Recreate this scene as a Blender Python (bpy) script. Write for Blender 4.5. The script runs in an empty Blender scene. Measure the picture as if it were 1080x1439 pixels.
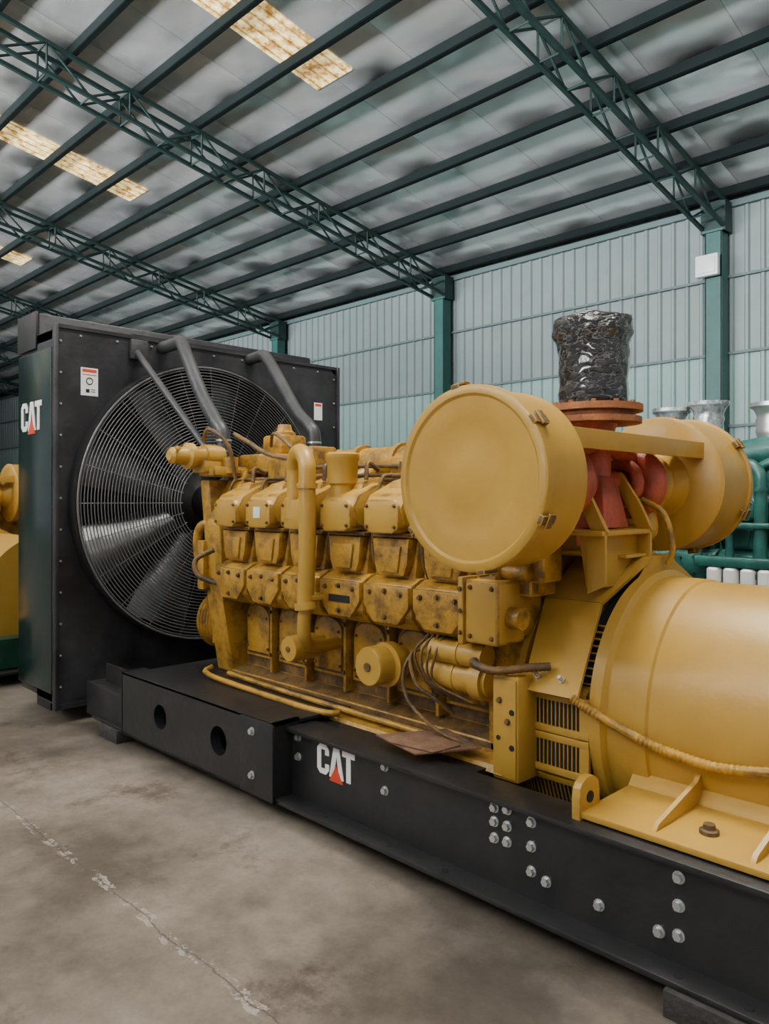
import bpy, bmesh, math, random
from mathutils import Vector, Matrix, noise
random.seed(7)
S=bpy.context.scene
V=Vector
# ------------------------------------------------------------------ materials
def mk(name,col,rough=0.5,metal=0.0,var=0.0,vscale=4.0,col2=None,bump=0.0,bscale=40.0,coat=0.0,emis=0.0,lo=.36,hi=.66,spec=.5):
    m=bpy.data.materials.new(name); m.use_nodes=True
    nt=m.node_tree; b=nt.nodes['Principled BSDF']
    b.inputs['Roughness'].default_value=rough; b.inputs['Metallic'].default_value=metal
    b.inputs['Coat Weight'].default_value=coat; b.inputs['Specular IOR Level'].default_value=spec
    tc=nt.nodes.new('ShaderNodeTexCoord')
    c=tuple(col)+(1,)
    if var>0 or col2:
        n=nt.nodes.new('ShaderNodeTexNoise'); n.inputs['Scale'].default_value=vscale
        n.inputs['Detail'].default_value=7; n.inputs['Roughness'].default_value=0.68
        nt.links.new(tc.outputs['Object'],n.inputs['Vector'])
        r=nt.nodes.new('ShaderNodeValToRGB')
        r.color_ramp.elements[0].position=lo; r.color_ramp.elements[1].position=hi
        c2=col2 if col2 else tuple(x*(1-var) for x in col)
        r.color_ramp.elements[0].color=tuple(c2)+(1,); r.color_ramp.elements[1].color=c
        nt.links.new(n.outputs['Fac'],r.inputs['Fac'])
        nt.links.new(r.outputs['Color'],b.inputs['Base Color'])
        if emis>0:
            nt.links.new(r.outputs['Color'],b.inputs['Emission Color'])
    else:
        b.inputs['Base Color'].default_value=c
        b.inputs['Emission Color'].default_value=c
    b.inputs['Emission Strength'].default_value=emis
    if bump>0:
        n2=nt.nodes.new('ShaderNodeTexNoise'); n2.inputs['Scale'].default_value=bscale; n2.inputs['Detail'].default_value=4
        nt.links.new(tc.outputs['Object'],n2.inputs['Vector'])
        bp=nt.nodes.new('ShaderNodeBump'); bp.inputs['Strength'].default_value=bump; bp.inputs['Distance'].default_value=0.02
        nt.links.new(n2.outputs['Fac'],bp.inputs['Height']); nt.links.new(bp.outputs['Normal'],b.inputs['Normal'])
    return m
YEL=mk('yellow_paint',(0.48,0.275,0.040),0.36,0,0.0,3,(0.41,0.23,0.034),0.03,60)
YEL2=mk('yellow_cast_paint',(0.44,0.232,0.024),0.38,0,0.0,11,(0.15,0.078,0.017),0.22,50,lo=.36,hi=.56)
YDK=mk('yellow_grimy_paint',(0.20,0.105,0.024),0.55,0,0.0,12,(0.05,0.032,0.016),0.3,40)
BLK=mk('black_paint',(0.009,0.0095,0.011),0.42,0,0.0,7,(0.019,0.018,0.018),0.1,30)
BLKR=mk('black_sheet_scuffed',(0.042,0.042,0.046),0.42,0,0.0,2.6,(0.011,0.011,0.013),0.12,25,lo=.40,hi=.72)
BLKD=mk('black_core',(0.008,0.008,0.009),0.7)
BGR=mk('dark_panel_green_reflection',(0.006,0.026,0.022),0.22,0,0.0,2,(0.008,0.016,0.015))  # dark side panel; green reflection of neighbouring sets put into the base colour
RUB=mk('rubber_hose',(0.024,0.026,0.029),0.45,0,0,6,(0.045,0.045,0.046),0.1,50)
STL=mk('zinc_bolt',(0.55,0.56,0.55),0.35,0.8)
WIRE=mk('guard_wire',(0.13,0.13,0.135),0.45,0.3)
BLADE=mk('fan_blade_metal',(0.20,0.20,0.205),0.33,0.8,0,3,(0.08,0.08,0.083))
RED=mk('red_oxide_paint',(0.50,0.095,0.05),0.42,0,0,10,(0.28,0.055,0.03),0.2,40)
RUST=mk('rusty_flange',(0.40,0.15,0.045),0.65,0,0,12,(0.20,0.07,0.03),0.3,60)
WHT=mk('white_vinyl',(0.75,0.75,0.73),0.5)
REDV=mk('red_vinyl',(0.60,0.05,0.015),0.5)
GRN=mk('teal_engine_paint',(0.022,0.14,0.115),0.4,0,0,6,(0.010,0.065,0.055),0.1,40)
GRN2=mk('green_frame_paint',(0.010,0.07,0.04),0.4,0,0,6,(0.007,0.04,0.025))
WOOD=mk('dark_timber',(0.04,0.035,0.03),0.8,0,0,14,(0.02,0.018,0.016),0.4,60)
CARD=mk('brown_card',(0.22,0.12,0.065),0.8,0,0,12,(0.12,0.055,0.03),0.3,40)
CLR=mk('clear_film_wrap',(0.50,0.54,0.54),0.18,0.3,0,18,(0.16,0.18,0.18),0.5,30,1.0)
WRAP=bpy.data.materials.new('plastic_film_wrap'); WRAP.use_nodes=True
nt=WRAP.node_tree; b=nt.nodes['Principled BSDF']
tc=nt.nodes.new('ShaderNodeTexCoord'); mp=nt.nodes.new('ShaderNodeMapping'); mp.inputs['Scale'].default_value=(1,1,2.0)
mp.inputs['Rotation'].default_value=(0.5,0.3,0)
v=nt.nodes.new('ShaderNodeTexVoronoi'); v.feature='DISTANCE_TO_EDGE'; v.inputs['Scale'].default_value=12
n=nt.nodes.new('ShaderNodeTexNoise'); n.inputs['Scale'].default_value=10; n.inputs['Detail'].default_value=6
mx=nt.nodes.new('ShaderNodeMixRGB'); mx.inputs['Fac'].default_value=0.3
nt.links.new(tc.outputs['Object'],mp.inputs['Vector']); nt.links.new(mp.outputs['Vector'],n.inputs['Vector'])
nt.links.new(mp.outputs['Vector'],mx.inputs[1]); nt.links.new(n.outputs['Color'],mx.inputs[2]); nt.links.new(mx.outputs['Color'],v.inputs['Vector'])
r=nt.nodes.new('ShaderNodeValToRGB'); r.color_ramp.elements[0].position=0.0; r.color_ramp.elements[1].position=0.05
r.color_ramp.elements[0].color=(0.20,0.21,0.22,1); r.color_ramp.elements[1].color=(0.016,0.017,0.02,1)
nt.links.new(v.outputs['Distance'],r.inputs['Fac']); nt.links.new(r.outputs['Color'],b.inputs['Base Color'])
bp=nt.nodes.new('ShaderNodeBump'); bp.inputs['Strength'].default_value=1.0; bp.inputs['Distance'].default_value=0.08
nt.links.new(v.outputs['Distance'],bp.inputs['Height']); nt.links.new(bp.outputs['Normal'],b.inputs['Normal'])
b.inputs['Roughness'].default_value=0.14; b.inputs['Coat Weight'].default_value=1.0
# ------------------------------------------------------------------ builder
class B:
    def __init__(s,*mats): s.bm=bmesh.new(); s.mats=list(mats); s.mi=0
    def m(s,mat):
        if mat not in s.mats: s.mats.append(mat)
        s.mi=s.mats.index(mat); return s
    def f(s,vs):
        try: fc=s.bm.faces.new(vs)
        except ValueError: return None
        fc.material_index=s.mi; return fc
    def box(s,x0,x1,y0,y1,z0,z1,bev=0.0,M=None):
        P=[V((x,y,z)) for z in(z0,z1) for y in(y0,y1) for x in(x0,x1)]
        if M: P=[M@p for p in P]
        v=[s.bm.verts.new(p) for p in P]
        fs=[s.f([v[i] for i in q]) for q in((0,2,3,1),(4,5,7,6),(0,1,5,4),(2,6,7,3),(0,4,6,2),(1,3,7,5))]
        if bev>0:
            es=list({e for f in fs for e in f.edges})
            bmesh.ops.bevel(s.bm,geom=es,offset=bev,segments=2,profile=0.5,affect='EDGES')
        return s
    def prism(s,pts,vec,bev=0.0):
        vec=V(vec); a=[s.bm.verts.new(V(p)) for p in pts]; c=[s.bm.verts.new(V(p)+vec) for p in pts]
        n=len(a); fs=[s.f(a[::-1]),s.f(c)]
        for i in range(n): fs.append(s.f([a[i],a[(i+1)%n],c[(i+1)%n],c[i]]))
        if bev>0:
            es=list({e for f in fs if f for e in f.edges})
            bmesh.ops.bevel(s.bm,geom=es,offset=bev,segments=2,profile=0.5,affect='EDGES')
        return s
    def yz(s,prof,x0,x1,bev=0.0): return s.prism([(x0,y,z) for y,z in prof],(x1-x0,0,0),bev)
    def xz(s,prof,y0,y1,bev=0.0): return s.prism([(x,y0,z) for x,z in prof],(0,y1-y0,0),bev)
    def lathe(s,o,ax,prof,seg=32,disp=None):
        o=V(o); ax=V(ax).normalized(); t=V((0,0,1)) if abs(ax.z)<.9 else V((1,0,0))
        a=ax.cross(t).normalized(); c=ax.cross(a).normalized(); rings=[]
        for (h,r) in prof:
            if r<=1e-6: rings.append([s.bm.verts.new(o+ax*h)]); continue
            R=[]
            for i in range(seg):
                th=2*math.pi*i/seg; p=o+ax*h+(a*math.cos(th)+c*math.sin(th))*r
                if disp: p=disp(p,o+ax*h)
                R.append(s.bm.verts.new(p))
            rings.append(R)
        for A,C in zip(rings,rings[1:]):
            if len(A)==1 and len(C)==1: continue
            for i in range(seg):
                j=(i+1)%seg
                if len(A)==1: s.f([A[0],C[j],C[i]])
                elif len(C)==1: s.f([A[i],A[j],C[0]])
                else: s.f([A[i],A[j],C[j],C[i]])
        if len(rings[0])>1: s.f(rings[0][::-1])
        if len(rings[-1])>1: s.f(rings[-1])
        return s
    def cyl(s,p0,p1,r,seg=20,r2=None):
        p0=V(p0);p1=V(p1); return s.lathe(p0,p1-p0,[(0,r),((p1-p0).length,r if r2 is None else r2)],seg)
    def bolt(s,p,ax,r=0.016,h=0.014):
        s.lathe(p,ax,[(0,r*1.35),(h*.25,r*1.35)],14); ax=V(ax).normalized()
        s.lathe(V(p)+ax*h*.25,ax,[(0,r),(h,r*.95)],6); return s
    def torus(s,o,ax,R,r,seg=48,ms=8):
        o=V(o); ax=V(ax).normalized(); t=V((0,0,1)) if abs(ax.z)<.9 else V((1,0,0))
        a=ax.cross(t).normalized(); c=ax.cross(a).normalized(); G=[]
        for i in range(seg):
            th=2*math.pi*i/seg; d=a*math.cos(th)+c*math.sin(th)
            G.append([s.bm.verts.new(o+d*(R+r*math.cos(2*math.pi*k/ms))+ax*r*math.sin(2*math.pi*k/ms)) for k in range(ms)])
        for i in range(seg):
            for k in range(ms):
                s.f([G[i][k],G[(i+1)%seg][k],G[(i+1)%seg][(k+1)%ms],G[i][(k+1)%ms]])
        return s
    def tube(s,pts,r,seg=12,sub=6,rib=0.0):
        P=[V(p) for p in pts]; Q=[]
        if sub>1:
            E=[P[0]*2-P[1]]+P+[P[-1]*2-P[-2]]
            for i in range(1,len(E)-2):
                for k in range(sub):
                    t=k/sub; p0,p1,p2,p3=E[i-1],E[i],E[i+1],E[i+2]
                    Q.append(0.5*((2*p1)+(p2-p0)*t+(2*p0-5*p1+4*p2-p3)*t*t+(-p0+3*p1-3*p2+p3)*t**3))
            Q.append(P[-1])
        else: Q=P
        nrm=None; rings=[]
        for i,q in enumerate(Q):
            d=(Q[min(i+1,len(Q)-1)]-Q[max(i-1,0)]).normalized()
            if nrm is None:
                nrm=d.cross(V((0.3,0.2,1))).normalized()
            nrm=(nrm-d*nrm.dot(d)).normalized(); bn=d.cross(nrm)
            rr=r*(1+rib*(1 if i%2 else -1))
            rings.append([s.bm.verts.new(q+(nrm*math.cos(2*math.pi*k/seg)+bn*math.sin(2*math.pi*k/seg))*rr) for k in range(seg)])
        for A,C in zip(rings,rings[1:]):
            for k in range(seg): s.f([A[k],A[(k+1)%seg],C[(k+1)%seg],C[k]])
        s.f(rings[0][::-1]); s.f(rings[-1]); return s
    def done(s,name,parent=None,ang=38):
        bm=s.bm; bmesh.ops.recalc_face_normals(bm,faces=bm.faces)
        for f in bm.faces: f.smooth=True
        for e in bm.edges:
            if len(e.link_faces)==2 and e.calc_face_angle(0)>math.radians(ang): e.smooth=False
        me=bpy.data.meshes.new(name); bm.to_mesh(me); bm.free()
        for m in s.mats: me.materials.append(m)
        o=bpy.data.objects.new(name,me); S.collection.objects.link(o)
        if parent: o.parent=parent
        return o
def empty(name,loc=(0,0,0)):
    e=bpy.data.objects.new(name,None); e.location=loc; S.collection.objects.link(e); return e
def logo(bd,x,y,z,h,tri):
    t=.004
    C=[(.6,.65),(.6,.85),(.45,1),(.15,1),(0,.85),(0,.15),(.15,0),(.45,0),(.6,.15),(.6,.35),(.41,.35),(.41,.18),(.2,.18),(.2,.82),(.41,.82),(.41,.65)]
    A=[(0,0),(.22,1),(.50,1),(.72,0),(.51,0),(.36,.74),(.21,0)]
    T=[(0,1),(.6,1),(.6,.81),(.41,.81),(.41,0),(.2,0),(.2,.81),(0,.81)]
    bd.m(WHT)
    for poly,ox in((C,0),(A,.62),(T,1.27)):
        bd.xz([(x+(ox+a)*h,z+c*h) for a,c in poly],y-t,y)
    bd.m(tri); bd.xz([(x+(.62+a)*h,z+c*h) for a,c in((.02,-.12),(.70,-.12),(.36,.42))],y-t*1.6,y)

# ================================================================== MAIN GENERATOR SET
YC=3.15
GS=empty('diesel_generator_set')
# ---------------- radiator
b=B(BLKR)
y0,y1=2.03,4.50; FX=-5.16
b.box(-5.83,-5.5,y0+.02,y1-.02,.14,2.80,.01)
b.box(-5.5,FX-.02,y0+.01,y0+.05,.14,2.64); b.box(-5.5,FX-.02,y1-.05,y1-.01,.14,2.64)
b.box(-5.5,FX-.02,y0+.01,y1-.01,2.58,2.645); b.box(-5.5,FX-.02,y0+.01,y1-.01,.13,.2)
cy,cz,R=3.15,1.475,1.0; N=96; pa=[];pb=[]
for i in range(N):
    th=2*math.pi*(i+.5)/N; dy,dz=math.cos(th),math.sin(th)
    t=min([( (y1-cy)/dy if dy>0 else (y0-cy)/dy) if abs(dy)>1e-6 else 1e9, ((2.66-cz)/dz if dz>0 else (.12-cz)/dz) if abs(dz)>1e-6 else 1e9])
    pa.append((cy+dy*R,cz+dz*R)); pb.append((cy+dy*t,cz+dz*t))
for X0 in(FX,FX-.02):
    va=[b.bm.verts.new((X0,p[0],p[1])) for p in pa]; vb=[b.bm.verts.new((X0,p[0],p[1])) for p in pb]
    for i in range(N):
        j=(i+1)%N; b.f([va[i],va[j],vb[j],vb[i]])
for yy in(y0,y1):
    b.box(FX-.025,FX+.03,yy-.012,yy+.012,.10,2.67,.004)
b.box(FX-.025,FX+.012,y0,y1,2.645,2.67); b.box(FX-.025,FX+.012,y0,y1,.10,.135)
b.m(BGR); b.box(-5.80,-5.2,y0-.012,y0+.02,.2,2.52,.006)
b.m(BLK); b.box(-5.84,-5.50,y0-.005,y0+.02,2.55,2.81,.006)
b.box(-5.80,-5.55,2.15,2.5,.0,.14); b.box(-5.80,-5.55,4.0,4.35,.0,.14)
b.box(-5.45,-5.2,2.6,3.9,2.66,2.69)
for ra,rb,xa,xb in((1.0,1.0,FX-.32,FX+.1),(1.025,1.025,FX-.01,FX+.1)):
    b.lathe((xa,cy,cz),(1,0,0),[(0,ra),(xb-xa,ra),(xb-xa,ra+.012),(0,ra+.012)],96)
rad=b.done('radiator',GS)
bm=bmesh.new(); bm.from_mesh(rad.data)
bmesh.ops.delete(bm,geom=[f for f in bm.faces if len(f.verts)>=90],context='FACES_ONLY'); bm.to_mesh(rad.data); bm.free()
b=B(BLKD)
b.lathe((-5.5,cy,cz),(1,0,0),[(0,1.0),(.02,1.0)],64)
for i in range(40):
    z=cz-1+i*.05
    w=math.sqrt(max(0,1-(z-cz)**2)); b.box(-5.48,-5.475,cy-w,cy+w,z,z+.008)
b.done('radiator_core',GS)
b=B(STL)
for i in range(12):
    b.bolt((FX+.0,y0+.035,.25+i*.21),(1,0,0),.006,.008)
    b.bolt((FX+.0,y1-.035,.25+i*.21),(1,0,0),.006,.008)
for i in range(9):
    b.bolt((FX,2.2+i*.26,2.61),(1,0,0),.006,.008)
b.done('radiator_bolts',GS)
b=B(WHT)
b.box(FX,FX+.003,2.20,2.32,2.21,2.40); b.box(FX,FX+.003,4.24,4.33,2.19,2.34)
b.m(REDV); b.box(FX,FX+.004,2.21,2.31,2.37,2.39); b.box(FX,FX+.004,2.21,2.31,2.35,2.355);b.box(FX,FX+.004,4.25,4.32,2.31,2.33)
b.m(BLKD); b.box(FX,FX+.004,2.235,2.26,2.23,2.255); b.box(FX,FX+.004,2.27,2.30,2.235,2.24)
b.box(FX,FX+.004,2.27,2.30,2.25,2.255); b.torus((FX+.004,2.26,2.31),(1,0,0),.022,.003,20,6)
logo(b,-5.73,y0-.012,1.98,.2,REDV)
b.done('radiator_decals',GS)
# fan + guard
b=B(BLADE)
for i in range(8):
    th=2*math.pi*i/8+.42; d=V((0,math.cos(th),math.sin(th))); tg=V((0,-math.sin(th),math.cos(th)))
    rows=[]
    for k in range(7):
        r=.2+k*.125; w=.12+.13*k/6; tw=math.radians(48-22*k/6)
        row=[]
        for q in range(6):
            s_=(q/5-.5)*2*w; cam=.06*(1-(q/2.5-1)**2)
            row.append(b.bm.verts.new(V((-5.29,cy,cz))+d*r+tg*(s_*math.cos(tw))+V((s_*math.sin(tw)*.6+cam,0,0))))
        rows.append(row)
    for A,C in zip(rows,rows[1:]):
        for q in range(5): b.f([A[q],A[q+1],C[q+1],C[q]])
b.m(BLK); b.lathe((-5.4,cy,cz),(1,0,0),[(0,.24),(.15,.26),(.22,.22),(.3,.14),(.5,.12),(.9,.12)],32)
b.done('cooling_fan',GS)
b=B(WIRE)
gx=lambda r:-5.05+(1-r)*.10
r=.30
while r<1.02:
    b.torus((gx(r),cy,cz),(1,0,0),r,.0040,96,5); r+=.0225
b.torus((gx(1.01),cy,cz),(1,0,0),1.016,.008,96,6)
for i in range(24):
    th=2*math.pi*i/24
    p=[V((gx(q)-.006,cy+q*math.cos(th),cz+q*math.sin(th))) for q in(.28,1.02)]
    b.cyl(p[0],p[1],.0035,6)
b.done('fan_guard',GS)
# ---------------- coolant pipes from radiator
b=B(RUB)
b.tube([(-5.2,2.80,2.61),(-5.02,2.82,2.62),(-4.88,2.80,2.61),(-4.7,2.74,2.48),(-4.4,2.68,2.17),(-4.18,2.64,1.99),(-4.1,2.64,1.9),(-4.08,2.64,1.70)],.045,16)
b.tube([(-5.2,3.57,2.62),(-5.05,3.57,2.63),(-4.9,3.54,2.61),(-4.65,3.47,2.42),(-4.3,3.37,2.13),(-4.1,3.33,2.0),(-4.05,3.33,1.93),(-4.05,3.33,1.72)],.045,16)
b.cyl((-5.17,2.60,2.57),(-4.1,2.6,1.72),.024,12)
b.box(-5.18,-5.13,2.55,2.68,2.5,2.64,.005)
b.m(STL)
for p in((-4.09,2.64,1.86),(-4.05,3.33,1.88)):
    b.cyl(p,(p[0],p[1],p[2]+.012),.049,20); b.cyl((p[0],p[1],p[2]-.07),(p[0],p[1],p[2]-.058),.049,20)
b.done('coolant_hoses',GS)
# ---------------- base frame
b=B(BLK)
for yw,sg in((2.27,1),(4.03,-1)):
    b.box(-4.9,.9,yw-.012 if sg>0 else yw,yw if sg>0 else yw+.012,.08,.42)
    yo=yw-sg*.05; yi=yw+sg*.12
    b.box(-3.0,.9,min(yo,yi),max(yo,yi),.405,.425,.003)
    yo=yw-sg*.11
    b.box(-4.9,.9,min(yo,yi),max(yo,yi),.08,.10,.003)
for x in(-4.7,-3.6,-2.4,-.4,.7): b.box(x-.08,x+.08,2.27,4.03,.12,.36)
def holeplate(b,x0,x1,z0,z1,y,th,holes):
    xs=[x0]+[ (holes[i][0]+holes[i+1][0])/2 for i in range(len(holes)-1)]+[x1]
    for (hx,hz,hr),a,c in zip(holes,xs,xs[1:]):
        n=32; A=[];C=[];D=[]
        for i in range(n):
            t=2*math.pi*(i+.5)/n; dx,dz=math.cos(t),math.sin(t)
            s1=(c-hx)/dx if dx>0 else (a-hx)/dx; s2=(z1-hz)/dz if dz>0 else (z0-hz)/dz
            s=min(s1,s2)
            A.append(b.bm.verts.new((hx+dx*hr,y,hz+dz*hr))); D.append(b.bm.verts.new((hx+dx*hr,y+.06,hz+dz*hr)))
            C.append((b.bm.verts.new((hx+dx*s,y,hz+dz*s)),s1<s2,dx>0,dz>0))
        for i in range(n):
            j=(i+1)%n; ci,cj=C[i],C[j]
            if ci[1]!=cj[1]:
                X=c if (ci if ci[1] else cj)[2] else a
                Z=z1 if (cj if ci[1] else ci)[3] else z0
                k=b.bm.verts.new((X,y,Z)); b.f([A[i],A[j],cj[0],k,ci[0]])
            else: b.f([A[i],A[j],cj[0],ci[0]])
            b.f([A[i],D[i],D[j],A[j]])
holeplate(b,-4.45,-2.91,.085,.45,2.15,.02,[(-3.98,.27,.07),(-3.38,.27,.075)])
b.box(-4.45,-2.91,2.15,2.30,.44,.455); b.box(-4.45,-2.91,2.15,2.30,.08,.09); b.box(-2.93,-2.91,2.15,2.30,.08,.455); b.box(-4.46,-4.44,2.15,2.3,.08,.455)
b.box(-5.0,-4.44,2.17,2.3,.09,.30,.005)
b.box(-3.17,-2.905,2.138,2.15,.085,.45,.003)
b.box(-4.3,-2.9,2.30,2.75,.435,.45)
b.box(-4.9,-4.3,2.3,4.0,.12,.16)
b.box(-3.0,-1.93,2.39,2.75,.38,.41)
b.m(BLKD); b.box(-3.0,.9,2.39,3.9,.09,.11)
b.done('base_frame',GS)
b=B(STL)
for x,z in[(-1.713,.377),(-1.713,.326),(-1.713,.266),(-1.656,.386),(-1.656,.325),(-1.656,.269),(-1.552,.371),(-1.552,.286),(-1.552,.199),(-1.491,.184),(-1.29,.179),(-1.086,.175),(-1.024,.362),(-1.024,.277),(-1.024,.187),(-2.28,.385),(-2.28,.285),(-2.86,.289),(-2.86,.38),(-.6,.36),(-.6,.2)]:
    b.bolt((x,2.258,z),(0,-1,0),.0145,.014)
for x,z in((-3.066,.39),(-3.066,.18)): b.bolt((x,2.138,z),(0,-1,0),.015,.014)
b.m(BLKD)
for x in(-2.6,-2.2,-1.9,-1.0,-.8): b.cyl((x,2.2,.0995),(x,2.2,.102),.015,12)
logo(b,-2.72,2.258,.255,.135,REDV)
b.done('base_frame_bolts_and_decal',GS)
b=B(WOOD)
for x0,x1 in((-1.02,-.4),(.2,.7),(-4.75,-4.5)):
    b.box(x0,x1,2.14,2.5,0,.08,.004); b.box(x0,x1,3.8,4.15,0,.08,.004)
b.done('timber_blocks',GS)
# ---------------- engine
b=B(YEL2)
XF,XR=-3.97,-2.0
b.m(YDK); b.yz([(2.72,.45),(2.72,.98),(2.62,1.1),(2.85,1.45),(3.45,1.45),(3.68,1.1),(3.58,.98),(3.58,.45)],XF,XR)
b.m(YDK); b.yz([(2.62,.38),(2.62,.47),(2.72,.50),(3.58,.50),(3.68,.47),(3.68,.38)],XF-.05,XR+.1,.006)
b.m(YEL2); b.yz([(2.48,.40),(2.50,.425),(2.64,.44),(2.64,.40)],XF,XR+.15)
cx=[-3.79+i*.32 for i in range(6)]
for side in(0,1):
    fl=(lambda y:y) if side==0 else (lambda y:2*YC-y)
    def YZ(prof,a,c,bev): b.yz([(fl(y),z) for y,z in prof],a,c,bev)
    for i,x in enumerate(cx):
        b.m(YEL2)
        YZ([(2.50,.965),(2.50,1.11),(2.56,1.14),(2.8,1.14),(2.8,.90),(2.56,.90)],x-.150,x+.150,.010)
        if side==0: b.xz([(x-.146,1.01),(x-.146,1.105),(x+.146,1.105),(x+.146,1.01),(x+.08,.93),(x-.08,.93)],2.480,2.55,.008)
        YZ([(2.555,1.13),(2.575,1.30),(2.62,1.40),(2.95,1.30),(2.85,1.1)],x-.122,x+.122,.012)
        if side==0:
            b.xz([(x-.085,1.15),(x-.105,1.20),(x-.118,1.32),(x+.118,1.32),(x+.105,1.20),(x+.085,1.15)],2.515,2.57,.008)
            b.xz([(x-.055,1.165),(x-.075,1.285),(x+.075,1.285),(x+.055,1.165)],2.503,2.52,.004)
            b.cyl((x+.16,2.60,1.10),(x+.16,2.66,1.46),.022,12)
        b.m(YEL)
        # rocker cover: boxy, tilted outward, sloping top
        YZ([(2.485,1.375),(2.462,1.465),(2.50,1.525),(2.64,1.585),(2.86,1.50),(2.80,1.33),(2.60,1.335)],x-.124,x+.124,.013)
        if side==0: b.xz([(x-.112,1.365),(x-.112,1.47),(x-.085,1.50),(x+.085,1.50),(x+.112,1.47),(x+.112,1.365),(x+.07,1.345),(x-.07,1.345)],2.452,2.56,.008)
        YZ([(2.55,1.50),(2.575,1.585),(2.70,1.615),(2.76,1.52)],x-.06,x+.075,.010)
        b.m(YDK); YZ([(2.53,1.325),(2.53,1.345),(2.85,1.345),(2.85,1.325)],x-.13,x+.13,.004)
        b.m(YEL2)
for i,x in enumerate(cx):
    n=[]
    for k in range(9):
        t=math.pi*k/8; n.append((x+.112*math.cos(t),.80+.075*math.sin(t)))
    b.m(YEL2); b.xz([(x+.140,.56)]+[(x+(p[0]-x)*1.2,.80+(p[1]-.80)*1.35) for p in n]+[(x-.140,.56)],2.705,2.74)
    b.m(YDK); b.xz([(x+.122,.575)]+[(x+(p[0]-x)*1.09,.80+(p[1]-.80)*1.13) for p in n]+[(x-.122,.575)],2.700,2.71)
    b.m(YEL2); b.xz([(x+.108,.59)]+n+[(x-.108,.59)],2.682,2.72,.008)
    b.box(x+.150,x+.170,2.66,2.74,.5,.93,.006)
b.box(XF,XR,2.63,2.74,.90,.935,.005)
b.yz([(2.62,.45),(2.55,.9),(2.52,1.35),(2.72,1.68),(3.58,1.68),(3.78,1.35),(3.75,.9),(3.68,.45)],-4.13,-3.96,.015)
b.yz([(2.58,1.1),(2.54,1.62),(2.75,1.62),(2.75,1.1)],-4.2,-4.1,.012)
b.box(-4.17,-4.10,2.5,2.62,.95,1.25,.01)
b.yz([(2.62,.42),(2.62,.95),(2.50,1.05),(2.60,1.42),(3.7,1.42),(3.8,1.05),(3.68,.95),(3.68,.42)],-2.02,-1.92,.012)
b.m(YEL); b.box(-2.03,-1.86,2.47,2.66,.91,1.17,.012); b.box(-2.06,-2.03,2.46,2.67,.90,1.18,.006)
b.m(YEL2); b.lathe((-1.95,YC,.68),(1,0,0),[(0,.50),(.05,.50),(.06,.44)],64)
b.done('engine_block',GS)
# pulleys, pumps, pipes
b=B(YEL2)
for k in range(6): b.lathe((-4.36+k*.035,2.80,.72),(1,0,0),[(0,.19),(.012,.17),(.02,.17),(.03,.19)],40)
b.lathe((-4.4,YC,.75),(1,0,0),[(0,.10),(.28,.10)],24)
b.lathe((-4.32,3.3,1.2),(1,0,0),[(0,.16),(.02,.13),(.06,.13),(.08,.16)],40)
b.m(YEL)
for x,r in((-3.20,.068),(-2.60,.092)):
    b.lathe((x,2.72,.72),(0,-1,0),[(0,r*.8),(.1,r*.8),(.1,r*1.0),(.25,r*1.0),(.262,r*.92)],36)
    b.m(YDK); b.cyl((x,2.455,.72),(x,2.45,.72),r*.22,16); b.m(YEL)
    if r>.08: b.lathe((x+.02,2.6,.72),(0,-1,0),[(0,.105),(.05,.105)],36)
b.tube([(-3.2,2.5,1.42),(-3.2,2.5,1.60),(-3.19,2.49,1.68),(-3.13,2.46,1.735),(-3.05,2.43,1.735),(-2.99,2.41,1.68),(-2.975,2.40,1.60),(-2.975,2.40,1.25),(-2.99,2.40,.95)],.043,18)
b.tube([(-2.99,2.40,.97),(-3.0,2.40,.85),(-3.03,2.44,.78),(-3.06,2.52,.75),(-3.07,2.7,.74)],.034,16)
b.cyl((-2.983,2.40,.955),(-2.988,2.40,.99),.055,20); b.cyl((-2.975,2.40,1.555),(-2.975,2.40,1.58),.052,20)
b.cyl((-3.2,2.5,1.40),(-3.2,2.5,1.5),.056,20)
b.box(-3.02,-2.94,2.40,2.72,1.0,1.03,.004)
b.lathe((-2.88,2.55,1.45),(0,0,1),[(0,.055),(.12,.06),(.13,.075),(.24,.078),(.25,.085),(.275,.085),(.285,.07)],30)
b.lathe((-4.1,2.62,1.76),(0,-1,0),[(0,.075),(.12,.075),(.12,.062),(.2,.062),(.2,.08),(.23,.08),(.24,.055),(.33,.05),(.35,.03)],28)
b.box(-4.16,-4.03,2.46,2.62,1.66,1.74,.01)
b.bolt((-4.05,2.30,1.8),(1,0,0),.012,.02)
b.box(-4.15,-3.98,2.5,2.95,1.64,1.70,.01)
b.cyl((-2.27,2.56,.84),(-1.98,2.56,.84),.052,24); b.cyl((-2.33,2.56,.84),(-2.27,2.56,.84),.038,24)
b.cyl((-2.30,2.60,.73),(-1.98,2.60,.73),.068,28); b.cyl((-2.34,2.60,.73),(-2.30,2.60,.73),.05,24); b.cyl((-2.17,2.60,.73),(-2.155,2.6,.73),.072,28)
b.cyl((-2.06,2.6,.73),(-2.0,2.6,.73),.085,28); b.cyl((-2.13,2.56,.84),(-2.11,2.56,.84),.057,24)
b.done('engine_pumps_and_pipes',GS)
b=B(YEL2)
b.tube([(-3.9,3.08,1.66),(-3.5,3.08,1.70),(-2.8,3.05,1.70),(-2.1,3.0,1.70),(-1.85,2.98,1.66)],.095,20,4)
for x in cx: b.tube([(x,2.78,1.50),(x+.02,2.86,1.60),(x+.03,3.0,1.66)],.045,12,4)
b.cyl((-3.95,3.45,1.62),(-2.0,3.45,1.62),.07,16)
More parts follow.
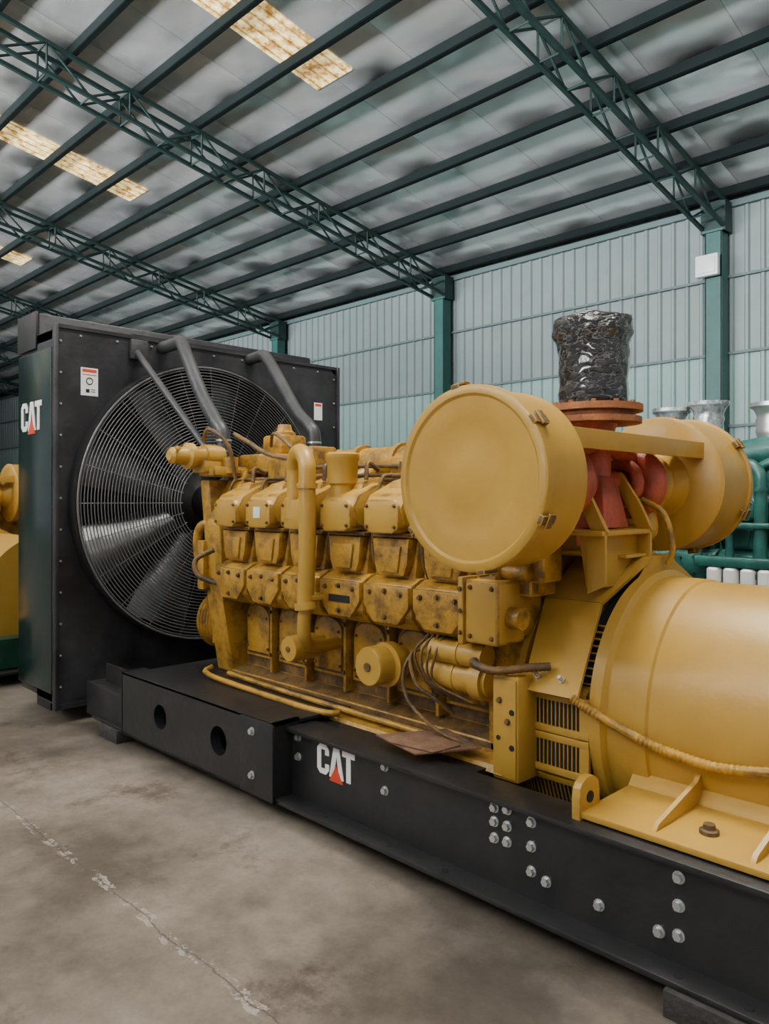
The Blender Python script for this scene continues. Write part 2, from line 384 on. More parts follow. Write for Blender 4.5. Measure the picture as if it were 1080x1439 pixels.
b.box(-4.1,-3.75,2.75,3.15,1.66,1.78,.02); b.box(-3.98,-3.78,2.85,3.05,1.78,1.90,.02)
b.lathe((-3.88,2.95,1.88),(0,0,1),[(0,.07),(.04,.07),(.05,.05),(.09,.04)],20)
b.lathe((-4.02,2.64,1.66),(0,0,1),[(0,.07),(.02,.07),(.02,.05),(.10,.05)],20)
b.tube([(-4.0,3.33,1.65),(-3.9,3.33,1.72),(-3.7,3.25,1.76),(-3.5,3.2,1.7)],.06,14)
b.lathe((-4.05,3.33,1.6),(0,0,1),[(0,.07),(.15,.07),(.15,.055)],20)
b.box(-3.72,-3.5,2.7,2.86,1.62,1.74,.015); b.box(-3.42,-3.32,2.72,2.9,1.60,1.80,.015)
b.box(-2.75,-2.5,2.75,2.95,1.62,1.72,.015)
for x in(-3.6,-3.28,-2.96,-2.64,-2.32): b.cyl((x,3.06,1.70),(x+.03,3.06,1.70),.115,20)
b.tube([(-4.1,2.60,1.35),(-4.22,2.56,1.33),(-4.26,2.56,1.2),(-4.24,2.60,1.0),(-4.14,2.66,.9)],.03,12)
b.box(-4.16,-4.12,2.56,2.8,1.40,1.56,.006); b.box(-4.19,-4.13,2.62,2.78,.6,.85,.008)
b.m(YDK)
for dz,dy in((.0,0),(.05,.03),(-.02,.07)):
    b.tube([(-3.95,2.70+dy,1.62+dz),(-3.4,2.71+dy,1.625+dz),(-3.3,2.70+dy,1.63+dz),(-2.7,2.71+dy,1.62+dz),(-2.1,2.70+dy,1.61+dz)],.012,8,3)
for i,x in enumerate(cx):
    b.tube([(x-.14,2.66,1.62),(x-.14,2.60,1.60),(x-.145,2.56,1.45),(x-.15,2.55,1.25),(x-.15,2.6,1.13)],.009,8,4)
    b.tube([(x+.05,2.70,1.65),(x+.06,2.62,1.68),(x+.07,2.60,1.60)],.012,8,4)
b.tube([(-3.98,2.5,1.2),(-4.05,2.42,1.14),(-4.02,2.42,1.05),(-3.92,2.5,1.0)],.016,10)
b.tube([(-4.0,2.66,1.9),(-3.8,2.62,1.84),(-3.6,2.62,1.76),(-3.4,2.66,1.72)],.014,8)
b.tube([(-4.1,2.5,1.86),(-4.0,2.48,1.92),(-3.9,2.55,1.82),(-3.9,2.6,1.62)],.012,8)
b.tube([(-3.75,2.75,1.82),(-3.6,2.66,1.88),(-3.45,2.66,1.80),(-3.4,2.72,1.70)],.010,8)
b.tube([(-2.0,2.6,.80),(-2.0,2.50,.83),(-1.95,2.45,.83),(-1.86,2.46,.82),(-1.76,2.54,.835),(-1.70,2.60,.84)],.017,10,10,.08)
b.tube([(-2.33,2.6,.84),(-2.38,2.52,.80),(-2.33,2.50,.68),(-2.25,2.54,.62),(-2.2,2.6,.55)],.009,8)
b.tube([(-2.36,2.62,.9),(-2.42,2.52,.74),(-2.38,2.50,.60),(-2.2,2.50,.50),(-2.02,2.52,.47)],.008,8)
for k in range(4): b.tube([(-2.30+k*.03,2.55,.90),(-2.34+k*.04,2.50,.82),(-2.30+k*.02,2.52,.70),(-2.24+k*.05,2.60,.62)],.006,6)
b.m(YEL2); b.tube([(-3.9,2.55,.47),(-3.3,2.53,.465),(-2.6,2.53,.46),(-2.1,2.52,.46)],.014,8,3)
b.tube([(-4.0,2.50,.50),(-3.92,2.43,.475),(-3.2,2.42,.46),(-2.9,2.44,.455),(-2.85,2.5,.45)],.016,10,4)
b.done('engine_manifolds_and_lines',GS)
b=B(YDK)
for x in cx:
    for dx in(-.1,.1):
        b.bolt((x+dx,2.48,1.07),(0,-1,0),.010,.012)
        b.bolt((x+dx*.9,2.452,1.47),(0,-1,0),.007,.009); b.bolt((x+dx*.9,2.452,1.375),(0,-1,0),.007,.009)
        b.bolt((x+dx,2.685,.62),(0,-1,0),.008,.008); b.bolt((x+dx*.9,2.685,.80),(0,-1,0),.008,.008)
    b.bolt((x,2.48,.96),(0,-1,0),.010,.012); b.bolt((x+.16,2.66,.60),(0,-1,0),.01,.01); b.bolt((x+.16,2.66,.85),(0,-1,0),.01,.01)
    b.bolt((x,2.48,1.08),(0,-1,0),.010,.012); b.bolt((x-.13,2.63,.918),(0,-1,0),.008,.01); b.bolt((x,2.63,.918),(0,-1,0),.008,.01)
for z in(.95,1.04,1.13): b.bolt((-2.045,2.46,z),(0,-1,0),.008,.008)
for z in(.94,1.14):
    for x in(-2.0,-1.89): b.bolt((x,2.47,z),(0,-1,0),.008,.008)
b.m(WHT); b.box(-3.50,-3.44,2.447,2.452,1.40,1.46)
b.m(BLKD); b.box(-2.95,-2.65,2.625,2.629,.908,.93)
b.m(BLKD); b.box(-2.90,-2.75,2.475,2.4795,1.0,1.035)
b.done('engine_fasteners',GS)
# ---------------- alternator
b=B(YEL)
AZ=.65
b.m(YEL); b.lathe((-1.96,YC,AZ),(1,0,0),[(0,.42),(.04,.475),(.40,.475)],72)
b.yz([(2.63,.745),(2.63,.44),(2.70,.24),(2.85,.16),(3.45,.16),(3.60,.24),(3.67,.44),(3.67,.745),(3.3,.9),(3.0,.9)],-1.90,-1.56)
b.m(BLKD); b.lathe((-1.62,YC,AZ),(1,0,0),[(0,.482),(.10,.482)],72)
b.m(YEL)
b.lathe((-1.535,YC,AZ),(1,0,0),[(0,.505),(0,.545),(.05,.55),(.065,.525),(.215,.522),(.223,.512),(2.0,.512),(2.02,.55),(2.08,.55),(2.1,.3)],96)
b.lathe((-1.9,YC,AZ),(1,0,0),[(0,.45),(0,.51),(.03,.51),(.03,.45)],72)
P=[(2.565,.735),(2.83,1.07),(3.10,1.245),(3.28,1.245),(3.62,1.06),(3.73,.735)]
XLs=[-1.80,-1.87,-1.86,-1.86,-1.87,-1.80]; XRs=[-1.555,-1.600,-1.52,-1.52,-1.600,-1.555]
for k in range(5):
    a=V((0,)+P[k]); c=V((0,)+P[k+1]); n=V((0,-(c-a).z,(c-a).y)).normalized()*.014
    b.prism([V((XLs[k],0,0))+a,V((XRs[k],0,0))+a,V((XRs[k+1],0,0))+c,V((XLs[k+1],0,0))+c],n)
# narrow mesh strip showing between the hood and the barrel ring
for k in range(11):
    t=math.radians(8+k*3.6); m=Matrix.Translation((0,YC,AZ))@Matrix.Rotation(-t,4,'X')@Matrix.Translation((0,-.487,0))
    b.box(-1.60,-1.535,-.006,.006,-.003,.003,0,m)
b.yz([(2.80,1.02),(2.83,1.07),(3.10,1.245),(3.28,1.245),(3.62,1.06),(3.65,.95),(3.0,.95)],-1.865,-1.855)
b.yz([(2.84,1.06),(3.10,1.245),(3.28,1.245),(3.62,1.08),(3.55,1.04),(3.2,1.12),(2.90,1.03)],-1.535,-1.52)
b.box(-1.90,-1.775,2.49,2.64,.38,.80,.010)
b.box(-1.892,-1.783,2.482,2.49,.395,.785,.003)
for Y_,Z_,a,h in((2.618,.655,0,.062),(2.618,.495,0,.062),(2.660,.335,20,.060)):
    m=Matrix.Translation((0,Y_,Z_))@Matrix.Rotation(math.radians(a),4,'X')
    b.m(YEL); b.box(-1.858,-1.535,-.012,.012,-h-.016,-h+.012,.002,m); b.box(-1.858,-1.535,-.012,.012,h-.012,h+.016,.002,m)
    b.m(BLKD); b.box(-1.845,-1.545,-.003,.005,-h,h,0,m)
    b.m(YEL)
    b.box(-1.856,-1.825,-.011,.004,-h,h,0,m); b.box(-1.575,-1.535,-.011,.004,-h,h,0,m)
    for k in range(13): x=-1.815+k*.0185; b.box(x,x+.004,-.008,.004,-h,h,0,m)
# feet
b.box(-1.38,.55,2.28,2.85,.43,.452,.004); b.box(-1.38,.55,3.45,4.02,.43,.452,.004)
b.yz([(2.62,.45),(2.72,.55),(2.9,.5),(3.4,.5),(3.58,.55),(3.68,.45)],-1.38,.5)
for x in(-1.13,-.83,-.5,-.15,.2):
    b.yz([(2.31,.452),(2.66,.452),(2.72,.60),(2.62,.53),(2.33,.47)],x-.008,x+.008)
pts=[(2.27,.40),(2.40,.40),(2.40,.50)]+[(2.335+.065*math.cos(t),.51+.05*math.sin(t)) for t in[math.pi*k/8 for k in range(1,8)]]+[(2.27,.50)]
b.yz(pts,-1.40,-1.37,.003)
b.m(BLKD); b.cyl((-1.372,2.335,.49),(-1.366,2.335,.49),.020,20); b.cyl((-1.403,2.335,.49),(-1.397,2.335,.49),.020,20)
b.m(YDK)
for x,z in((-1.86,.70),(-1.82,.62)): b.bolt((x,2.482,z),(0,-1,0),.010,.01)
b.m(BLKD)
for z in(.66,.52): b.cyl((-1.80,2.4815,z),(-1.80,2.479,z),.012,12)
b.cyl((-1.865,2.4815,.55),(-1.865,2.479,.55),.01,12)
b.m(STL)
for x in(-1.75,-1.64): b.bolt((x,2.592,.795),(0,-.78,.62),.009,.026)
b.m(YDK)
for x in(-1.0,-.65,-.3): b.lathe((x,2.42,.452),(0,0,1),[(0,.03),(.012,.03),(.016,.02),(.03,.018)],16)
b.m(YEL2)
b.tube([(-1.58,2.56,.745),(-1.48,2.572,.70),(-1.32,2.60,.635),(-1.2,2.605,.61),(-1.05,2.605,.60),(-.88,2.605,.625),(-.6,2.60,.68),(-.3,2.60,.74)],.018,10,16,.10)
b.done('alternator',GS)
b=B(CARD)
b.prism([(-2.42,2.34,.465),(-2.13,2.28,.462),(-1.98,2.52,.468),(-2.24,2.60,.475)],(0,0,.006))
b.prism([(-2.30,2.30,.472),(-2.08,2.33,.472),(-2.05,2.47,.475),(-2.28,2.47,.475)],(0,0,.004))
b.done('loose_card_sheet',GS)
# ---------------- air cleaners, turbos, stack
CX,CZ,CR=-1.73,1.575,.325
b=B(YEL)
def canister(yf,sg,L):
    b.lathe((CX,yf,CZ),(0,sg,0),[(.010,0),(.0100,CR*.30),(.0110,CR*.32),(.0110,CR*.62),(.009,CR*.64),(.009,CR*.90),(.0,CR*.93),(0,CR*1.0),(.006,CR*1.025),(.035,CR*1.03),(.04,CR*1.0),(L-.04,CR*.99),(L-.03,CR*1.0),(L-.01,CR*1.0),(L,CR*.96),(L+.01,.17),(L+.10,.12),(L+.16,.12)],96)
    b.m(YDK)
    for t in(35,100,-25,-80,170,215):
        a=math.radians(t); d=V((math.cos(a),0,math.sin(a))); m=Matrix.Translation(V((CX,yf+sg*.04,CZ))+d*(CR+.010))@Matrix.Rotation(-a,4,'Y')
        b.box(-.010,.010,-.04,.04,-.018,.018,.003,m); b.box(.008,.018,-.018,.018,-.028,.028,.003,m)
    b.m(YEL)
canister(2.12,1,.27); canister(3.90,-1,.34)
b.box(-1.64,-1.50,2.34,3.66,1.745,1.765,.003); b.box(-1.51,-1.495,2.34,3.66,1.69,1.765,.002)
b.box(-1.96,-1.84,2.34,3.66,1.745,1.765,.003)
b.prism([(-1.60,2.80,1.14),(-1.60,3.10,1.14),(-1.60,3.16,1.36),(-1.60,2.74,1.36)],(-.06,0,0),.004)
b.box(-1.74,-1.54,2.72,3.18,1.355,1.375,.004)
for y in(2.74,3.12):
    b.prism([(-1.60,y,1.37),(-1.53,y,1.37),(-1.60,y,1.50),(-1.68,y,1.62),(-1.73,y,1.62)],(0,.022,0),.003)
    b.prism([(-1.54,y,1.36),(-1.54,y,1.16),(-1.62,y,1.12),(-1.62,y,1.36)],(0,.016,0),.002)
b.box(-1.95,-1.89,2.70,3.22,1.115,1.14,.005); b.box(-1.89,-1.56,2.95,3.22,1.255,1.27,.003); b.box(-1.95,-1.9,2.7,3.3,1.1,1.42,.006)
b.m(YEL2)
b.box(-1.93,-1.80,2.62,2.80,1.10,1.24,.012); b.yz([(2.52,.93),(2.52,1.12),(2.66,1.24),(2.8,1.24),(2.8,.93)],-1.90,-1.875,.006)
b.cyl((-1.93,2.60,1.20),(-1.80,2.60,1.20),.035,18); b.cyl((-1.86,2.56,1.02),(-1.80,2.56,1.02),.045,18)
b.box(-1.82,-1.76,2.62,2.78,1.16,1.30,.008)
b.tube([(-1.83,2.62,1.2),(-1.80,2.58,1.32),(-1.86,2.62,1.40),(-1.95,2.75,1.42)],.02,10)
b.tube([(-1.78,2.66,1.12),(-1.74,2.60,1.20),(-1.76,2.64,1.34),(-1.80,2.74,1.40)],.014,10)
b.tube([(-1.50,3.2,1.22),(-1.48,3.2,1.30),(-1.52,3.2,1.44),(-1.62,3.2,1.5)],.014,10)
b.done('air_cleaners_and_bracket',GS)
b=B(RED)
b.cyl((CX,2.98,1.30),(CX,2.98,1.84),.072,24)
b.lathe((CX,2.98,1.74),(0,0,1),[(0,.072),(.09,.10)],24)
for yy,sg in((2.62,1),(3.36,-1)):
    b.torus((CX+.01,yy+sg*.06,CZ),(0,1,0),.105,.060,40,16); b.cyl((CX,yy-sg*.02,CZ),(CX,yy+sg*.14,CZ),.09,24)
    b.cyl((CX,yy+sg*.12,CZ),(CX,2.98,CZ),.055,20)
    b.torus((CX+.01,yy+sg*.17,CZ),(0,1,0),.085,.030,36,12)
    b.torus((CX+.01,yy-sg*.02,CZ),(0,1,0),.10,.022,36,10)
    b.tube([(CX+.02,2.98,1.74),(CX+.02,2.98-sg*.08,1.74),(CX+.02,yy+sg*.14,1.70),(CX+.02,yy+sg*.08,CZ+.10)],.045,14)
b.prism([(CX+.075,2.92,1.60),(CX+.075,3.04,1.60),(CX+.12,3.07,1.38),(CX+.12,2.86,1.38)],(-.14,0,0),.01)
b.m(RUST)
b.lathe((CX,2.98,1.825),(0,0,1),[(0,.20),(.025,.20),(.025,.155),(.05,.155),(.05,.205),(.078,.205),(.078,.1)],48)
for k in range(12):
    a=2*math.pi*k/12; b.bolt((CX+.18*math.cos(a),2.98+.18*math.sin(a),1.90),(0,0,1),.011,.012)
b.m(YEL)
for yy in(3.44,2.53): b.torus((CX,yy,CZ),(0,1,0),.105,.040,40,14)
b.torus((CX,3.385,CZ),(0,1,0),.095,.022,36,12)
b.tube([(CX,3.44,CZ-.10),(CX+.03,3.42,CZ-.22),(CX+.02,3.3,1.34),(CX,3.2,1.28)],.045,14)
b.done('turbochargers',GS)
b=B(WRAP)
def dsp(p,c):
    k=noise.fractal(p*7,1.0,2.0,4)+.5*noise.noise(p*22); return c+(p-c)*(1+.07*k)+V((0,0,.014*noise.noise(p*11)))
prof=[]
base=[(0,.135),(.02,.15),(.06,.153),(.10,.148),(.14,.15),(.18,.146),(.22,.15),(.26,.15),(.29,.158),(.31,.17),(.35,.172),(.375,.168),(.385,.15)]
for p,q in zip(base,base[1:]):
    for k in range(3): t=k/3; prof.append((p[0]+(q[0]-p[0])*t,p[1]+(q[1]-p[1])*t))
prof+=[(.385,.15),(.39,.08),(.385,0)]
b.lathe((CX,2.98,1.90),(0,0,1),prof,110,dsp)
b.done('wrapped_exhaust_bellows',GS,60)

# ================================================================== BACKGROUND GENERATORS
def clone(name,parts,off,scl,remap,rot=0):
    e=empty(name,off); e.scale=(scl[0],scl[1],scl[2])
    for ch in list(GS.children):
        base=ch.name.split('.')[0]
        if base in parts:
            me=ch.data.copy()
            for i,m in enumerate(me.materials):
                if m and m.name in remap: me.materials[i]=remap[m.name]
            o=bpy.data.objects.new(base,me); S.collection.objects.link(o); o.parent=e
    return e
g={'yellow_paint':GRN,'yellow_cast_paint':GRN,'yellow_grimy_paint':GRN2,'red_oxide_paint':GRN2,'black_paint':GRN2}
ENG=['engine_block','engine_pumps_and_pipes','engine_manifolds_and_lines','alternator','base_frame','timber_blocks','engine_fasteners']
c1=clone('diesel_generator_set.001',ENG+['base_frame_bolts_and_decal'],(1.05,3.1,0),(1,1,1.0),g)
b=B(GRN)
def dsp2(p,c):
    k=noise.fractal(p*8,1.0,2.0,4); return c+(p-c)*(1+.10*k)
for x,y,zt,mt in((-3.15,3.15,0,STL),(-2.75,3.15,0,STL),(-3.64,3.15,.05,CLR),(-3.95,3.15,.02,CLR)):
    b.m(GRN); b.cyl((x,y,1.4),(x,y,1.95+zt),.08,20); b.m(mt)
    b.lathe((x,y,1.93+zt),(0,0,1),[(0,.17),(.02,.17),(.02,.10),(.06,.11),(.10,.12),(.13,.11),(.17,.12),(.21,.11),(.26,.13),(.28,.16),(.31,.16),(.31,0)],32,dsp2 if mt is CLR else None)
b.m(GRN); b.tube([(-3.6,3.0,1.75),(-3.2,3.0,1.85),(-2.6,3.0,1.85),(-2.2,3.0,1.7)],.12,18,4)
b.lathe((-2.95,2.6,1.62),(0,1,0),[(0,.06),(.02,.12),(.08,.17),(.2,.17),(.3,.1)],28)
b.torus((-2.95,2.62,1.62),(0,1,0),.14,.04,32,10)
b.lathe((-3.35,2.7,1.72),(0,1,0),[(0,.1),(.04,.16),(.2,.16),(.3,.1)],28)
b.box(-3.45,-2.4,2.34,2.44,1.30,1.34,.01)
for k in range(5): b.cyl((-3.4+k*.22,2.40,1.05),(-3.4+k*.22,2.40,1.5),.03,12)
b.box(-3.4,-2.6,2.32,2.44,1.03,1.10,.01)
b.m(WHT)
for k in range(5): b.lathe((-3.27+k*.115,2.36,.82),(0,0,1),[(0,.05),(.01,.052),(.19,.052),(.205,.04)],20)
b.m(REDV)
for k in range(5): b.box(-3.29+k*.115,-3.25+k*.115,2.306,2.309,.84,.90)
b.done('turbo_stacks',c1)
c2=clone('diesel_generator_set.002',ENG+['air_cleaners_and_bracket'],(-5.2,3.6,0),(1,1,1.08),g)
gy={'black_paint':GRN2,'black_sheet_scuffed':GRN2}
c3=clone('diesel_generator_set.003',ENG+['radiator','radiator_core','air_cleaners_and_bracket','turbochargers','cooling_fan','fan_guard','coolant_hoses'],(-7.4,-.5,0),(1,1,1),gy)

# ================================================================== BUILDING
WY=13.0; XL,XRr=-42.0,9.0; SL=.18; ZE=6.55; RIDGE=-2.0
def rz(y): return ZE+SL*(WY-y) if y>=RIDGE else ZE+SL*(WY-RIDGE)-SL*(RIDGE-y)
FL=bpy.data.materials.new('concrete_floor'); FL.use_nodes=True; nt=FL.node_tree; p=nt.nodes['Principled BSDF']; L=nt.links.new
tc=nt.nodes.new('ShaderNodeTexCoord')
def NZ(scale,det=6,ro=.6):
    n=nt.nodes.new('ShaderNodeTexNoise'); n.inputs['Scale'].default_value=scale; n.inputs['Detail'].default_value=det; n.inputs['Roughness'].default_value=ro; L(tc.outputs['Object'],n.inputs['Vector']); return n
def RP(n,a,c,ca,cc):
    r=nt.nodes.new('ShaderNodeValToRGB'); r.color_ramp.elements[0].position=a; r.color_ramp.elements[1].position=c
    r.color_ramp.elements[0].color=ca; r.color_ramp.elements[1].color=cc; L(n,r.inputs['Fac']); return r
def MX(t,f,a,c):
    m=nt.nodes.new('ShaderNodeMixRGB'); m.blend_type=t
    if isinstance(f,float): m.inputs[0].default_value=f
    else: L(f,m.inputs[0])
    for i,q in((1,a),(2,c)):
        if isinstance(q,tuple): m.inputs[i].default_value=q
        else: L(q,m.inputs[i])
    return m.outputs[0]
def MT(op,a,c=None):
    m=nt.nodes.new('ShaderNodeMath'); m.operation=op
    for i,q in((0,a),(1,c)):
        if q is None: continue
        if isinstance(q,(int,float)): m.inputs[i].default_value=q
        else: L(q,m.inputs[i])
    return m.outputs[0]
n1=NZ(.8,7,.65); n2=NZ(9,8,.7); n3=NZ(60,3)
c=RP(n1.outputs['Fac'],.40,.62,(.095,.078,.060,1),(.26,.22,.175,1)).outputs[0]
c=MX('MULTIPLY',.8,c,RP(n2.outputs['Fac'],.35,.65,(.66,.64,.62,1),(1,1,1,1)).outputs[0])
c=MX('MULTIPLY',.35,c,RP(n3.outputs['Fac'],.3,.6,(.7,.7,.7,1),(1,1,1,1)).outputs[0])
st=RP(NZ(2.3,6,.75).outputs['Fac'],.56,.66,(1,1,1,1),(.42,.39,.36,1)).outputs[0]
c=MX('MULTIPLY',.75,c,st)
sx=nt.nodes.new('ShaderNodeSeparateXYZ'); L(tc.outputs['Object'],sx.inputs[0])
jn=MT('MULTIPLY',MT('SUBTRACT',NZ(3.5,5,.7).outputs['Fac'],.5),.09)
dist=MT('ABSOLUTE',MT('ADD',MT('SUBTRACT',sx.outputs['Y'],1.33),jn))
jm=MT('LESS_THAN',dist,.003)
pm=MT('MULTIPLY',MT('LESS_THAN',dist,.022),RP(NZ(6,5,.8).outputs['Fac'],.52,.56,(0,0,0,1),(1,1,1,1)).outputs[0])
c=MX('MIX',MT('MULTIPLY',pm,.6),c,(.36,.32,.27,1)); c=MX('MIX',MT('MULTIPLY',jm,.7),c,(.05,.045,.04,1))
L(c,p.inputs['Base Color']); p.inputs['Roughness'].default_value=.5
bp=nt.nodes.new('ShaderNodeBump'); bp.inputs['Strength'].default_value=.25; bp.inputs['Distance'].default_value=.01; L(n2.outputs['Fac'],bp.inputs['Height']); L(bp.outputs['Normal'],p.inputs['Normal'])
b=B(FL); b.box(XL,XRr,-12,WY+.2,-.15,0); b.done('floor')
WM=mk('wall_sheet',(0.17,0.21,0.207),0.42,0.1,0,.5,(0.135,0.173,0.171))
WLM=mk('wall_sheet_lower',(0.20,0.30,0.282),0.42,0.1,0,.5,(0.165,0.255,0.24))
def ribwall(name,x0,x1,bands,pitch=.25):
    b=B()
    for z0,z1,mt in bands:
        b.m(mt); prof=[]; x=x0
        while x<x1:
            prof+=[(x,0),(x+pitch*.62,0),(x+pitch*.72,-.035),(x+pitch*.9,-.035)]; x+=pitch
        lo=[b.bm.verts.new((a,WY+.12+d,z0)) for a,d in prof]; hi=[b.bm.verts.new((a,WY+.12+d,z1)) for a,d in prof]
        for i in range(len(prof)-1): b.f([lo[i],lo[i+1],hi[i+1],hi[i]])
    return b.done(name,None,10)
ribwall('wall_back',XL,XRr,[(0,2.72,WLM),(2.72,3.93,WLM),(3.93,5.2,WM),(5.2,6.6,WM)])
DKG=mk('dark_green_steel',(0.018,0.042,0.038),0.5,0,0,3,(0.011,0.028,0.026),spec=.3)
PUR=mk('purlin_steel',(0.005,0.009,0.009),0.8,0,0,3,(0.007,0.011,0.011),spec=.1)
COL=mk('teal_column_paint',(0.016,0.09,0.078),0.45,0,0,3,(0.013,0.07,0.062))
b=B(mk('girt_steel',(0.07,0.11,0.11),0.5))
for z in(2.72,3.93,5.2): b.box(XL,XRr,WY+.03,WY+.08,z-.02,z+.025)
b.box(XL,XRr,WY+.02,WY+.1,6.35,6.5)
b.done('trim_girts')
b=B(WM); b.box(XL-.2,XL,-12,WY+.1,0,9.3); b.done('wall_left')
# roof: silver foil pillowing between purlins, seams across
FO=bpy.data.materials.new('roof_foil'); FO.use_nodes=True; nt=FO.node_tree; p=nt.nodes['Principled BSDF']; L=nt.links.new
tc=nt.nodes.new('ShaderNodeTexCoord')
n1=NZ(.5,3,.5); n2=NZ(1.1,1.5,.4)
c=RP(n1.outputs['Fac'],.35,.68,(.84,.86,.86,1),(.97,.97,.96,1)).outputs[0]
sx=nt.nodes.new('ShaderNodeSeparateXYZ'); L(tc.outputs['Object'],sx.inputs[0])
U=MT('MULTIPLY',sx.outputs['X'],1/1.2); W_=MT('DIVIDE',MT('SUBTRACT',sx.outputs['Y'],12.75-1.02*30),1.02)
cb=nt.nodes.new('ShaderNodeCombineXYZ'); L(MT('FLOOR',U),cb.inputs[0]); L(MT('FLOOR',W_),cb.inputs[1])
wn=nt.nodes.new('ShaderNodeTexWhiteNoise'); wn.noise_dimensions='2D'; L(cb.outputs[0],wn.inputs['Vector'])
c=MX('MULTIPLY',.32,c,RP(wn.outputs['Value'],0,1,(.60,.63,.65,1),(1.0,1.0,1.0,1)).outputs[0])
fu=MT('FRACT',U); seam=MT('LESS_THAN',fu,.012)
c=MX('MULTIPLY',MT('MULTIPLY',seam,.6),c,(.35,.37,.37,1))
L(c,p.inputs['Base Color']); p.inputs['Metallic'].default_value=.75
L(MT('ADD',MT('MULTIPLY',wn.outputs['Value'],.10),.24),p.inputs['Roughness'])
pil=MT('MULTIPLY',MT('SINE',MT('MULTIPLY',MT('FRACT',W_),math.pi)),MT('SINE',MT('MULTIPLY',fu,math.pi)))
hgt=MT('ADD',MT('MULTIPLY',pil,MT('ADD',MT('MULTIPLY',wn.outputs['Value'],1.3),-.35)),MT('MULTIPLY',n2.outputs['Fac'],.9))
bp=nt.nodes.new('ShaderNodeBump'); bp.inputs['Strength'].default_value=1.0; bp.inputs['Distance'].default_value=.13; L(hgt,bp.inputs['Height']); L(bp.outputs['Normal'],p.inputs['Normal'])
b=B(FO)
b.yz([(WY+.3,rz(WY+.3)),(RIDGE,rz(RIDGE)),(-12,rz(-12)),(-12,rz(-12)+.05),(RIDGE,rz(RIDGE)+.05),(WY+.3,rz(WY+.3)+.05)],XL,XRr)
b.done('ceiling')
b=B(PUR)
ys=[12.75-i*1.02 for i in range(24)]
for y in ys:
    z=rz(y); b.box(XL,XRr,y-.025,y+.025,z-.16,z-.01); b.box(XL,XRr,y-.025,y+.05,z-.165,z-.15)
b.done('trim_purlins')
SK=bpy.data.materials.new('skylight_fibreglass'); SK.use_nodes=True; nt=SK.node_tree; p=nt.nodes['Principled BSDF']; L=nt.links.new
tc=nt.nodes.new('ShaderNodeTexCoord'); n1=NZ(6,8,.75)
r=RP(n1.outputs['Fac'],.40,.60,(.30,.15,.03,1),(1.0,.80,.36,1))
sx=nt.nodes.new('ShaderNodeSeparateXYZ'); L(tc.outputs['Object'],sx.inputs[0])
rb=MT('LESS_THAN',MT('FRACT',MT('MULTIPLY',sx.outputs['X'],1/.19)),.22)
c=MX('MULTIPLY',MT('MULTIPLY',rb,.8),r.outputs[0],(.45,.33,.2,1))
L(c,p.inputs['Base Color']); L(c,p.inputs['Emission Color']); p.inputs['Emission Strength'].default_value=1.4
k=1
for x in(-38.8,-32.8,-26.8,-20.8,-14.75,-8.8,-2.8,3.2):
    b=B(SK)
    b.yz([(2.2,rz(2.2)-.012),(7.3,rz(7.3)-.012),(7.3,rz(7.3)-.002),(2.2,rz(2.2)-.002)],x,x+.76)
    b.yz([(-9.5,rz(-9.5)-.012),(-5,rz(-5)-.012),(-5,rz(-5)-.002),(-9.5,rz(-9.5)-.002)],x,x+.76)
    b.done('window_%d'%k); k+=1
cols=[-41.2,-35.2,-29.2,-23.2,-17.2,-11.2,-5.2,.8,6.8]
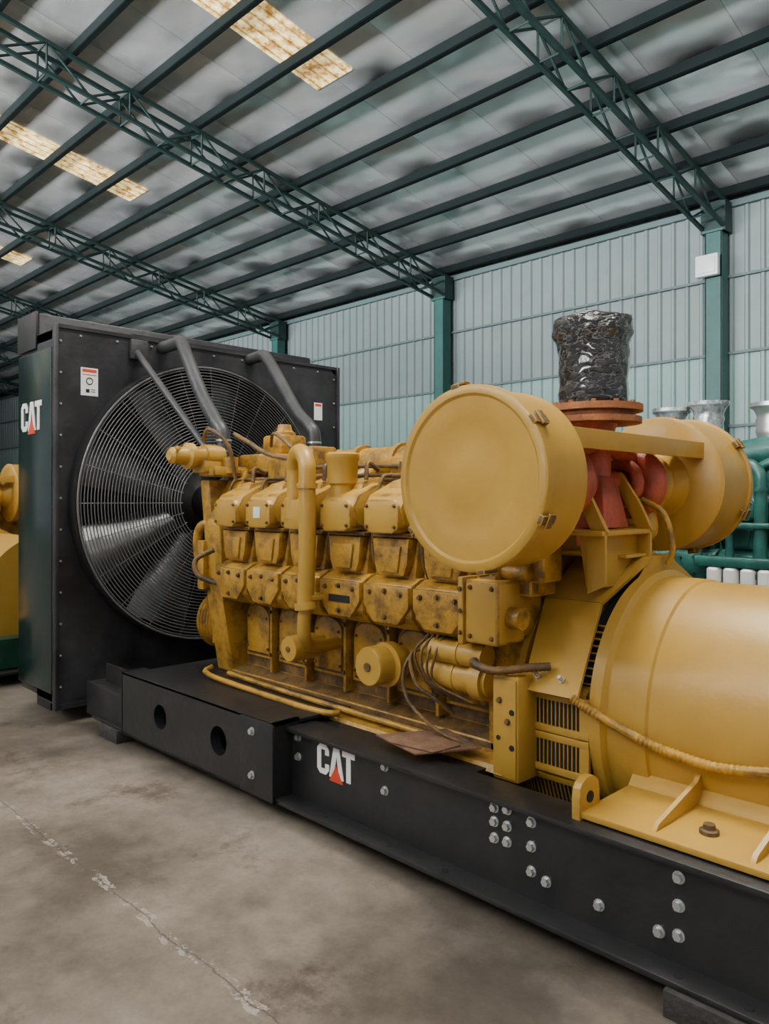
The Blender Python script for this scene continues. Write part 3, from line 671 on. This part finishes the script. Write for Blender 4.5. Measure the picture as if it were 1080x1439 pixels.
for X in cols:
    b=B(DKG); w=.17; dt,db=.19,.62
    yy=[WY-.1-i*.62 for i in range(25)]
    def P(y,s,top): return V((X+s*w,y,rz(y)-(dt if top else db)))
    for s_ in(-1,1):
        for top in(True,False):
            a,c=P(yy[0],s_,top),P(RIDGE,s_,top)
            d=(c-a)
            b.prism([a+V((-.028,0,-.028)),a+V((.028,0,-.028)),a+V((.028,0,.028)),a+V((-.028,0,.028))],d)
            c2_=P(-11,s_,top); d=c2_-c
            b.prism([c+V((-.028,0,-.028)),c+V((.028,0,-.028)),c+V((.028,0,.028)),c+V((-.028,0,.028))],d)
        for i in range(len(yy)-1):
            b.cyl(P(yy[i],s_,i%2==0),P(yy[i+1],s_,i%2==1),.020,5)
            if i%2==0: b.cyl(P(yy[i],s_,True),P(yy[i],s_,False),.017,5)
    for i in range(0,len(yy)-1):
        b.cyl(P(yy[i],-1,False),P(yy[i],1,False),.016,5)
        if i%2==0: b.cyl(P(yy[i],-1,True),P(yy[i],1,True),.016,5)
    b.box(X-.2,X+.2,WY-.28,WY-.02,5.9,6.4)
    b.done('roof_truss')
    b=B(COL)
    b.box(X-.14,X+.14,WY-.26,WY-.245,0,5.93); b.box(X-.14,X+.14,WY-.035,WY-.02,0,5.93); b.box(X-.135,X-.12,WY-.26,WY-.02,0,5.93); b.box(X+.12,X+.135,WY-.26,WY-.02,0,5.93)
    b.box(X-.22,X+.22,WY-.3,WY,0,.02); b.box(X-.17,X+.17,WY-.29,WY,5.9,5.94)
    b.done('steel_column')
b=B(mk('lamp_housing_white',(.60,.65,.63),.4))
b.box(-5.42,-5.05,WY-.46,WY-.34,5.15,5.5,.02); b.box(-5.38,-5.09,WY-.475,WY-.46,5.2,5.45,.006); b.box(-5.26,-5.2,WY-.36,WY-.26,5.27,5.34,.004)
b.done('wall_flood_lamp')

# ================================================================== LIGHT
W=bpy.data.worlds.new('World'); S.world=W; W.use_nodes=True
bg=W.node_tree.nodes['Background']; bg.inputs[0].default_value=(.93,.965,1.0,1); bg.inputs[1].default_value=.55
def area(name,loc,rot,sx,sy,e,col=(1,.95,.87),spread=180):
    l=bpy.data.lights.new(name,'AREA'); l.shape='RECTANGLE'; l.size=sx; l.size_y=sy; l.energy=e; l.color=col; l.spread=math.radians(spread)
    o=bpy.data.objects.new(name,l); o.location=loc; o.rotation_euler=rot; S.collection.objects.link(o); return o
area('skylight_daylight',(-2.4,4.5,7.85),(0,0,0),.76,4.6,850)
area('skylight_daylight.001',(3.6,4.5,7.85),(0,0,0),.76,4.6,250)
area('skylight_daylight.002',(-2.4,-6,7.9),(0,0,0),.8,5,160)
area('skylight_daylight.003',(-8.4,-6,7.9),(0,0,0),.8,5,480)
# added fill lamp on the unseen side, aimed up to brighten the roof lining
area('added_roof_fill',(-12,-11,4.0),(math.radians(90+27),0,0),34,2.0,9000,(.97,.985,1),76)
# ================================================================== CAMERA
cam=bpy.data.cameras.new('Camera'); co=bpy.data.objects.new('Camera',cam); S.collection.objects.link(co)
cam.sensor_width=36; cam.lens=1080/1439*36; cam.shift_y=-17.5/1439; cam.clip_start=.05; cam.clip_end=200
co.location=(0,0,1.5); co.rotation_euler=(math.radians(90),0,math.radians(45.35)); S.camera=co
